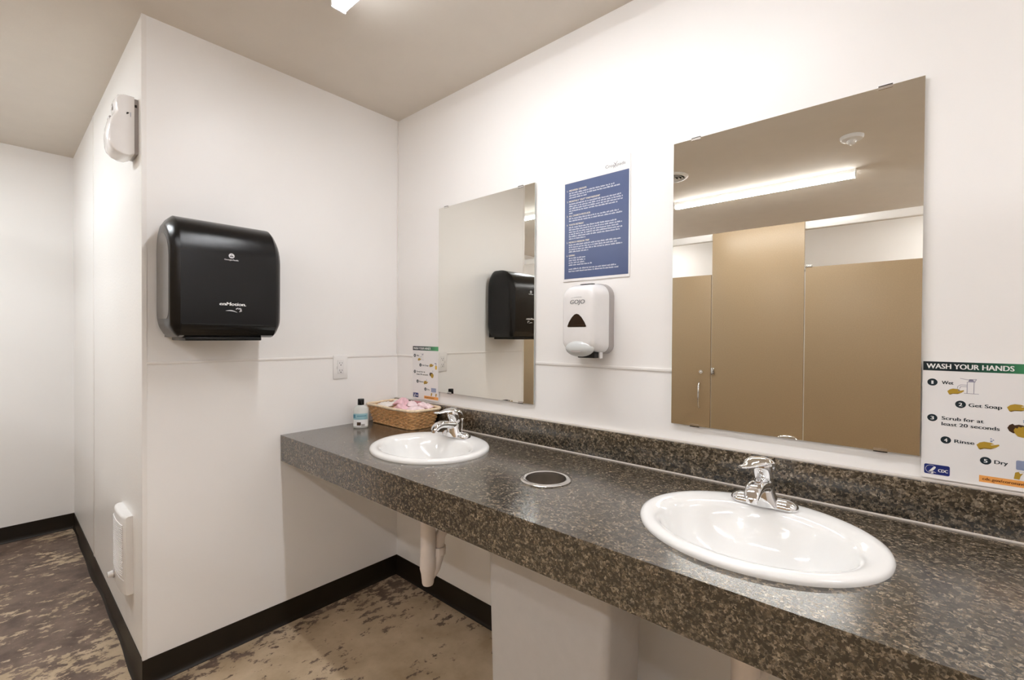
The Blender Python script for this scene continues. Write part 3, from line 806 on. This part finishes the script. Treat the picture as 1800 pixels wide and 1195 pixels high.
# ------------------------------------------------------------------ paper towel dispenser (front faces +x)
t = thing('towel_dispenser', 'black paper towel dispenser with rounded top on the end wall', 'towel dispenser', (0, -0.897, 1.305), PI / 2)
base_prof = []
def arcp(cx, cz, r0, r1, a0, a1, n):
    return [(cx + r0 * math.cos(R(a0 + (a1 - a0) * k / n)), cz + r1 * math.sin(R(a0 + (a1 - a0) * k / n))) for k in range(n + 1)]
D, HH = 0.243, 0.446
base_prof += arcp(0.06, 0.07, 0.052, 0.062, 180, 270, 6)
base_prof += arcp(D - 0.045, 0.052, 0.043, 0.044, 270, 360, 6)
base_prof += [(D, 0.16), (D, 0.26)]
base_prof += arcp(D - 0.125, HH - 0.135, 0.125, 0.135, 0, 90, 10)
base_prof += arcp(0.07, HH - 0.10, 0.062, 0.10, 90, 180, 8)
def tsec(x, k):
    c = (0.122, HH / 2)
    return [(x, -(c[0] + (d - c[0]) * k), c[1] + (z - c[1]) * k) for d, z in base_prof]
HWD = 0.183
MB().loft([tsec(-HWD, 0.80), tsec(-HWD + 0.003, 0.855), tsec(-HWD + 0.016, 0.955), tsec(-HWD + 0.026, 1.0), tsec(HWD - 0.026, 1.0), tsec(HWD - 0.016, 0.955), tsec(HWD - 0.003, 0.855), tsec(HWD, 0.80)]).build('cover', BLACKPL, t, angle=24)
for s_ in (-1, 1):
    MB().loft([tsec(s_ * (HWD - 0.004), 0.72), tsec(s_ * (HWD + 0.0012), 0.70)]).build('side_window', SMOKE if s_ < 0 else BLACKPL, t, angle=30)
low = [(0.010, 0.006), (D - 0.045, 0.0065), (D - 0.020, 0.014), (D - 0.006, 0.032), (D + 0.0014, 0.052), (D + 0.0014, 0.056), (D - 0.002, 0.056), (D - 0.02, 0.05), (0.010, 0.05)]
MB().loft([[(x, -d, z) for d, z in low] for x in (-HWD + 0.028, HWD - 0.028)]).build('lower_cover', BLACKGL, t, angle=24)
MB().rbox((-0.135, -0.205, -0.006), (0.118, -0.02, 0.009), 0.003).build('paper_chute', BLACKPL, t)
MB().box((-0.12, -0.010, 0.03), (0.12, 0.0, HH - 0.05)).build('wall_plate', BLACKPL, t, smooth=False)
lw = D + 0.0009
e_ = print_poly(MB(), ell(0.0, 0.3085, 0.0098, 0.0092, 30), lw).build('round_emblem', GREYPRINT, t, smooth=False)
print_poly(print_poly(MB(), [(-0.006, 0.3065), (-0.003, 0.3095), (0.0, 0.3075), (0.003, 0.3095), (0.006, 0.3065), (0.006, 0.3055), (-0.006, 0.3055)], lw + 0.0003), [(-0.002, 0.311), (0.0, 0.3145), (0.002, 0.311)], lw + 0.0003).build('emblem_tree', BLACKPL, t, smooth=False)
put_text(MB(), 'Georgia-Pacific', -0.0235, 0.2915, 0.047, 0.0050, lw, bold=0.0004).build('maker_lettering', GREYPRINT, t, smooth=False)
put_text(MB(), 'enMotion.', -0.040, 0.1245, 0.088, 0.0125, lw, shear=0.22, bold=0.0007, slope=0.0).build('model_lettering', WHITEPRINT, t, smooth=False)
sw = MB()
c_ = [(-0.020 + 0.040 * k / 14, 0.1045 + 0.0018 * math.sin(PI * k / 14) - 0.006 * (k / 14) ** 3) for k in range(15)]
for k in range(14):
    a_, b_ = c_[k], c_[k + 1]; h0, h1 = 0.0018 * math.sin(PI * k / 14), 0.0018 * math.sin(PI * (k + 1) / 14)
    print_poly(sw, [(a_[0], a_[1] - h0), (b_[0], b_[1] - h1), (b_[0], b_[1] + h1 + 0.0002), (a_[0], a_[1] + h0 + 0.0002)], lw)
for du, dv in ((0.016, 0.1135), (0.020, 0.1150), (0.0245, 0.1140), (0.0285, 0.1145), (0.0315, 0.1120), (0.0300, 0.1080), (0.0325, 0.1060), (0.0280, 0.1045)):
    print_poly(sw, [(du - 0.002, dv - 0.003), (du + 0.001, dv - 0.0025), (du + 0.0022, dv + 0.002), (du - 0.0005, dv + 0.0025)], lw)
sw.build('hand_mark', GREYPRINT, t, smooth=False)

# ------------------------------------------------------------------ wall outlet (faces +x)
t = thing('wall_outlet', 'white two-socket wall outlet left of the soap bottle, under the rail', 'outlet', (0, -0.339, 1.163), PI / 2)
MB().rbox((-0.0375, -0.0075, -0.059), (0.0375, 0.0, 0.059), 0.003).build('cover_plate', WHITEPL2, t)
MB().rbox((-0.0165, -0.0100, -0.0335), (0.0165, -0.0060, 0.0335), 0.0015).build('receptacle', WHITEPL, t)
for k, z in enumerate((0.0195, -0.0165)):
    sl = MB()
    for x, hh in ((-0.0063, 0.0042), (0.0063, 0.0035)):
        print_poly(sl, [(x - 0.0010, z - hh), (x + 0.0010, z - hh), (x + 0.0010, z + hh), (x - 0.0010, z + hh)], 0.01005)
    print_poly(sl, [(0.0025 * math.cos(R(a)), z - 0.0100 + 0.0028 * math.sin(R(a))) for a in range(0, 181, 20)] + [(-0.0025, z - 0.0122), (0.0025, z - 0.0122)], 0.01005)
    sl.build('socket_slots', DARKHOLE, t, smooth=False)
MB().rbox((-0.0205, -0.0082, -0.010), (-0.0190, -0.0070, 0.004), 0.0003).build('indicator', GREYPL, t)

# ------------------------------------------------------------------ air freshener on the hall wall
t = thing('air_freshener', 'white curved air freshener high on the hall wall near the corner', 'air freshener', (-0.118, -W, 1.998))
prof = [(0.012, 0.000), (0.030, -0.010), (0.050, -0.010), (0.070, -0.002), (0.084, 0.012), (0.0885, 0.030), (0.0905, 0.060), (0.0885, 0.090), (0.082, 0.118), (0.071, 0.136), (0.064, 0.148), (0.066, 0.160), (0.0685, 0.178), (0.067, 0.196), (0.060, 0.209), (0.045, 0.214), (0.012, 0.214)]
def fsec(x, k, kz):
    return [(x, -(0.012 + (d - 0.012) * k), 0.103 + (z - 0.103) * kz) for d, z in prof]
MB().loft([fsec(-0.058, 0.84, 0.97), fsec(-0.055, 0.90, 0.99), fsec(-0.046, 0.95, 1.0), fsec(-0.020, 0.99, 1), fsec(0.020, 0.99, 1), fsec(0.046, 0.95, 1.0), fsec(0.055, 0.90, 0.99), fsec(0.058, 0.84, 0.97)]).build('cover', WHITEBRT, t, angle=50)
MB().rbox((-0.054, -0.013, 0.002), (0.054, 0.0, 0.208), 0.002).build('back_plate', GREYPL, t)
mb = MB(); mb.ball((0.0, -0.0675, 0.174), (0.012, 0.004, 0.012), 16, 8); mb.build('spray_button', GREYPL, t)
MB().rbox((-0.02, -0.0800, 0.122), (0.02, -0.065, 0.134), 0.003).build('sensor_window', GREYPL, t)
MB().add([(0.0588, -(d), z) for d, z in ((0.0295, 0.145), (0.0345, 0.141), (0.0360, 0.1455), (0.0330, 0.1500), (0.0300, 0.1495), (0.0270, 0.1500))], [(0, 1, 2, 3, 4, 5)]).build('side_mark', DARKHOLE, t, smooth=False)
MB().add([(0.0588, -d, z) for d, z in ((0.0225, 0.135), (0.0240, 0.135), (0.0240, 0.152), (0.0225, 0.152))], [(0, 1, 2, 3)]).build('side_lettering', BLUEGREY, t, smooth=False)
MB().box((0.0535, -0.011, 0.176), (0.0548, -0.004, 0.186)).build('latch_hole', DARKHOLE, t, smooth=False)

# ------------------------------------------------------------------ small wall heater low on the hall wall
t = thing('wall_heater', 'small white wall heater with ribbed grille and knob near the floor', 'heater', (-0.290, -W, 0.286))
def hsec(x, d):
    p = rrect(0, 0, d, 0.312, (0.0005, 0.008, 0.010, 0.0005), 4)
    return [(x, -a, z) for a, z in p]
HS = [(-0.112, 0.022), (-0.104, 0.027), (-0.07, 0.0325), (0.0, 0.035), (0.07, 0.0325), (0.104, 0.027), (0.112, 0.022)]
MB().loft([hsec(x, d) for x, d in HS]).build('housing', WHITEPL2, t, angle=50)
gr = MB()
for k in range(26):
    z = 0.072 + k * 0.0080
    gr.loft([[(x, -(d + 0.0004), z), (x, -(d + 0.0036), z + 0.0012), (x, -(d + 0.0036), z + 0.0048), (x, -(d + 0.0004), z + 0.0060)] for x, d in ((-0.094, 0.0287), (-0.07, 0.0325), (0.0, 0.035), (0.07, 0.0325), (0.094, 0.0287))])
gr.build('grille', WHITEPL, t, angle=30)
MB().cyl((-0.060, -0.032, 0.036), (-0.060, -0.0385, 0.036), 0.017, 24).build('knob_collar', GREYPL, t)
MB().cyl((-0.060, -0.0385, 0.036), (-0.060, -0.056, 0.036), 0.0135, 24, 0.011).build('thermostat_knob', WHITEPL, t)
MB().loft([[(x, -(d + 0.0002), 0.0585), (x, -(d + 0.0012), 0.0595), (x, -(d + 0.0002), 0.0605)] for x, d in ((-0.104, 0.027), (-0.07, 0.0325), (0.0, 0.035), (0.07, 0.0325), (0.104, 0.027))]).build('seam_rib', WHITEPL, t)

# ------------------------------------------------------------------ lotion bottle
bx, by = 0.131, -0.300
t = thing('lotion_bottle', 'clear bottle with black cap and pale blue label beside the basket', 'bottle', (bx, by, ctz(bx, by)), R(52))
n = 36
def bsec(z, a, b): return [(a * math.cos(2 * PI * i / n), b * math.sin(2 * PI * i / n), z) for i in range(n)]
MB().loft([bsec(0.0, 0.031, 0.020), bsec(0.003, 0.035, 0.0235), bsec(0.012, 0.036, 0.0245), bsec(0.080, 0.036, 0.0245), bsec(0.094, 0.0335, 0.023), bsec(0.104, 0.025, 0.020), bsec(0.109, 0.016, 0.0155), bsec(0.113, 0.0135, 0.0135)]).build('bottle_body', LIQUID, t, angle=60)
MB().lathe([(0.0148, 0.111), (0.0155, 0.113), (0.0150, 0.138), (0.0135, 0.1405)], n=28, cap0=True, cap1=True).build('cap', BLACKPL, t)
def wrap(z0, z1, a0, a1, k, material, name):
    N = 16; vs = []
    for z in (z0, z1):
        for i in range(N + 1):
            q = R(a0 + (a1 - a0) * i / N)
            vs.append((0.0360 * k * math.cos(q), 0.0245 * k * math.sin(q), z))
    return MB().add(vs, [(i, i + 1, N + 2 + i, N + 1 + i) for i in range(N)]).build(name, material, t)
wrap(0.042, 0.071, 205, 335, 1.012, BLUELABEL, 'label')
wrap(0.050, 0.066, 205, 232, 1.018, TEALLABEL, 'label_badge')
wrap(0.058, 0.061, 245, 318, 1.018, TEALLABEL, 'label_lettering')
wrap(0.010, 0.042, 205, 335, 1.012, WHITEPRINT, 'label_lower')
wrap(0.014, 0.030, 245, 275, 1.018, BROWNHAND, 'label_picture')
wrap(0.010, 0.021, 278, 305, 1.018, GREYPL, 'label_shadow_picture')

# ------------------------------------------------------------------ wicker basket
gx, gy = 0.216, -0.117
gz = ctz(gx, gy)
t = thing('wicker_basket', 'rectangular tan wicker basket in the counter corner behind the far sink', 'basket', (gx, gy, gz))
BH = 0.092
def per(k, q, off=0.0):
    """point on the flared rounded-rectangle perimeter: k height 0..1, q in 0..1"""
    ax = 0.166 + 0.030 * k + off; ay = 0.070 + 0.019 * k + off; r = 0.030 + off
    segs = [2 * (ax - r), PI / 2 * r, 2 * (ay - r), PI / 2 * r] * 2
    tot = sum(segs); s_ = (q % 1.0) * tot
    cx = [(-(ax - r), -ay, 1, 0), (ax - r, -(ay - r), 270, 0), (ax, -(ay - r), 0, 1), (ax - r, ay - r, 0, 0), (ax - r, ay, -1, 0), (-(ax - r), ay - r, 90, 0), (-ax, ay - r, 0, -1), (-(ax - r), -(ay - r), 180, 0)]
    for i, ln in enumerate(segs):
        if s_ <= ln:
            x, y, p, d = cx[i]
            if i % 2 == 0: return (x + p * s_, y + d * s_)
            a = R(p) + s_ / r
            return (x + r * math.cos(a), y + r * math.sin(a))
        s_ -= ln
    return (cx[0][0], cx[0][1])
wv = MB()
NS = 46; NP = NS * 4
for row in range(10):
    z = 0.010 + row * 0.0082
    path = []
    for i in range(NP):
        q = i / NP
        off = 0.0034 * math.sin(PI * NS * q + (PI if row % 2 else 0)) * 1.0
        x, y = per(z / BH, q, off)
        path.append((x, y, z + 0.0006 * math.sin(9 * q * PI + row)))
    wv.tube(path, 0.0040, 6, closed=True)
for i in range(NS):
    q = (i + 0.5) / NS
    a = per(0.0, q); b = per(1.0, q)
    wv.tube([(a[0], a[1], 0.004), (b[0], b[1], BH)], 0.0022, 5)
wv.build('weave', WICKER, t, angle=60)
inner = [[(per(z / BH, i / 64, -0.0035)[0], per(z / BH, i / 64, -0.0035)[1], z) for i in range(64)] for z in (0.006, 0.088)]
MB().loft(inner, cap0=True, cap1=False).build('lining', WICKER, t)
fb = MB()
for ph in (0, PI):
    fb.tube([(per(0, i / 220, 0.003 + 0.0025 * math.cos(58 * PI * i / 220 * 2 + ph))[0], per(0, i / 220, 0.003 + 0.0025 * math.cos(58 * PI * i / 220 * 2 + ph))[1], 0.0055 + 0.0022 * math.sin(58 * PI * i / 220 * 2 + ph)) for i in range(220)], 0.0034, 6, closed=True)
fb.build('foot_braid', WICKER, t, angle=60)
rb = MB()
rb.tube([(per(1.0, i / 120, 0.004)[0], per(1.0, i / 120, 0.004)[1], BH + 0.0015 + 0.0015 * math.sin(8 * PI * i / 120)) for i in range(120)], 0.0068, 10, closed=True)
rb.build('rim', WICKERRIM, t, angle=60)

def packet(name, label, cat, material, loc, size, rot, seed, group, fold=0.0):
    """soft wrapped packet: puffed pillow with crimped ends and creases"""
    rn = random.Random(seed)
    nx, ny = 18, 12
    ph = [rn.uniform(0, 6.28) for _ in range(8)]
    mb = MB(); top = []; bot = []
    for j in range(ny + 1):
        for i in range(nx + 1):
            u = i / nx * 2 - 1; v = j / ny * 2 - 1
            puff = max(0.0, (1 - abs(u) ** 3.5)) ** 0.6 * max(0.0, (1 - abs(v) ** 4)) ** 0.6
            cr = 0.22 * abs(math.sin(3.2 * u + 2.4 * v + ph[5])) - 0.10 + 0.08 * math.sin(7 * u + 4 * v + ph[0]) + 0.08 * math.sin(11 * v - 5 * u + ph[1]) + 0.06 * math.sin(17 * u + ph[2])
            bend = fold * (abs(u + 0.1) ** 1.5)
            x = u * size[0] / 2 * (1 + 0.03 * math.sin(5 * v + ph[3])); y = v * size[1] / 2 * (1 + 0.04 * math.sin(4 * u + ph[4]))
            h = size[2] * 0.40 * puff
            top.append((x, y, h * (1 + cr * 1.6) - bend + 0.0005)); bot.append((x, y, -h * (0.9 + cr) - bend - 0.0005))
    N = nx + 1; fs = []
    off = len(top)
    for j in range(ny):
        for i in range(nx):
            a = j * N + i
            fs.append((a, a + 1, a + N + 1, a + N)); fs.append((off + a, off + a + N, off + a + N + 1, off + a + 1))
    rim_ = [i for i in range(N)] + [j * N + nx for j in range(1, ny + 1)] + [ny * N + i for i in range(nx - 1, -1, -1)] + [j * N for j in range(ny - 1, 0, -1)]
    for k in range(len(rim_)):
        a, b = rim_[k], rim_[(k + 1) % len(rim_)]
        fs.append((a, off + a, off + b, b))
    mb.add(top + bot, fs)
    o = mb.build(name, material, None, angle=70)
    o.location = loc; o.rotation_euler = tuple(R(a) for a in rot)
    tag(o, label, cat, group)
    return o
PG = 'wrapped packets in the basket'
packet('wrapped_packet', 'white packet lying at the left front of the wicker basket', 'packet', WHITEWR, (gx - 0.115, gy - 0.022, gz + 0.086), (0.105, 0.075, 0.032), (6, -4, 8), 1, PG)
packet('wrapped_packet', 'white packet at the left rear of the wicker basket', 'packet', WHITEWR, (gx - 0.085, gy + 0.046, gz + 0.098), (0.10, 0.046, 0.030), (-8, -8, -4), 2, PG)
packet('wrapped_packet', 'deep rose packet against the back rim of the basket', 'packet', DUSTY, (gx + 0.012, gy + 0.062, gz + 0.104), (0.085, 0.026, 0.018), (0, -4, 3), 3, PG)
packet('wrapped_packet', 'bright pink packet standing tented in the middle of the basket', 'packet', PINK, (gx - 0.008, gy + 0.006, gz + 0.112), (0.080, 0.062, 0.034), (14, 16, 24), 4, PG, 0.022)
packet('wrapped_packet', 'bright pink packet leaning on the front rim of the basket', 'packet', PINK, (gx + 0.046, gy - 0.048, gz + 0.096), (0.095, 0.040, 0.030), (20, -6, -6), 5, PG, 0.010)
packet('wrapped_packet', 'pale pink packet at the right end of the basket', 'packet', PALEPINK, (gx + 0.134, gy - 0.016, gz + 0.090), (0.085, 0.072, 0.036), (-4, 8, 72), 6, PG, 0.006)
packet('wrapped_packet', 'pale pink packet at the back right corner, below the hand-washing sign', 'packet', PALEPINK, (gx + 0.112, gy + 0.052, gz + 0.098), (0.095, 0.036, 0.028), (10, 5, 4), 7, PG)
packet('wrapped_packet', 'pale pink packet between the two bright pink ones and the right end', 'packet', PALEPINK, (gx + 0.066, gy + 0.010, gz + 0.104), (0.062, 0.052, 0.034), (-16, -12, -28), 8, PG, 0.012)

# ------------------------------------------------------------------ toilet stall fronts (seen in the mirrors)
SY = -2.99
def panel(name, label, cat, x0, x1, z0, z1, group):
    t = thing(name, label, cat, ((x0 + x1) / 2, SY, 0), group=group)
    h = (x1 - x0) / 2
    MB().rbox((-h, -0.0254, z0), (h, 0.0, z1), 0.0015).build('panel', STALL, t)
    return t
PT, DT, DB = 2.286, 1.905, 0.305
for (x0, x1, lab) in ((0.7345, 1.4690, 'wide tan stall pilaster reflected in the middle of the large mirror'), (-0.75, -0.040, 'tan stall pilaster left of the door with the pull handle'),
                      (-L + 0.005, -1.712, 'tan stall pilaster by the hallway end wall'), (2.455, XR - 0.005, 'tan stall panel right of the wide stall door')):
    t = panel('stall_pilaster', lab, 'stall panel', x0, x1, 0.0, PT, 'tan stall pilasters')
    h = (x1 - x0) / 2
    MB().rbox((-h - 0.001, -0.027, 0.0), (h + 0.001, 0.0016, 0.075), 0.002).build('shoe', STEEL, t)
    if x0 == 0.7345:
        MB().rbox((-h + 0.001, 0.0, 0.970), (-h + 0.030, 0.012, 1.034), 0.003).build('latch_keeper', CHROME, t)
for (x0, x1, lab, hinge) in ((-0.031, 0.7255, 'tan stall door with round latch and chrome pull', -1), (1.4785, 2.446, 'wide tan stall door on the right, hung from the middle pilaster', -1), (-1.703, -0.759, 'tan stall door nearest the hallway, partly hidden behind the towel dispenser reflection', -1)):
    t = panel('stall_door', lab, 'stall door', x0, x1, DB, DT, 'tan stall doors')
    h = (x1 - x0) / 2
    MB().rbox((-h - 0.007, -0.003, DT - 0.002), (-h + 0.048, 0.004, DT + 0.016), 0.002).rbox((-h - 0.008, -0.003, DT - 0.035), (-h - 0.001, 0.004, DT + 0.01), 0.002).build('top_hinge', STEEL, t)
    MB().rbox((-h - 0.007, -0.003, DB - 0.014), (-h + 0.048, 0.004, DB + 0.002), 0.002).build('bottom_hinge', STEEL, t)
    if x0 < 1.0:
        lx = h - 0.0835
        MB().cyl((lx, 0.0, 0.991), (lx, 0.010, 0.991), 0.017, 24).cyl((lx, 0.010, 0.991), (lx, 0.022, 0.991), 0.010, 20, 0.008).build('latch_knob', CHROME, t)
        px_ = h - 0.097
        MB().tube([(px_, 0.0, 0.888), (px_, 0.015, 0.882), (px_, 0.028, 0.858), (px_, 0.033, 0.768), (px_, 0.028, 0.678), (px_, 0.015, 0.654), (px_, 0.0, 0.647)], 0.008, 12).build('pull_handle', CHROME, t)
hr = MB().rbox((-L + 0.005, SY - 0.060, 2.228), (XR - 0.005, SY - 0.027, 2.290), 0.003).build('stall_headrail', WHITE_TRIM)
tag(hr, 'white overhead rail along the top of the tan stalls', 'rail')
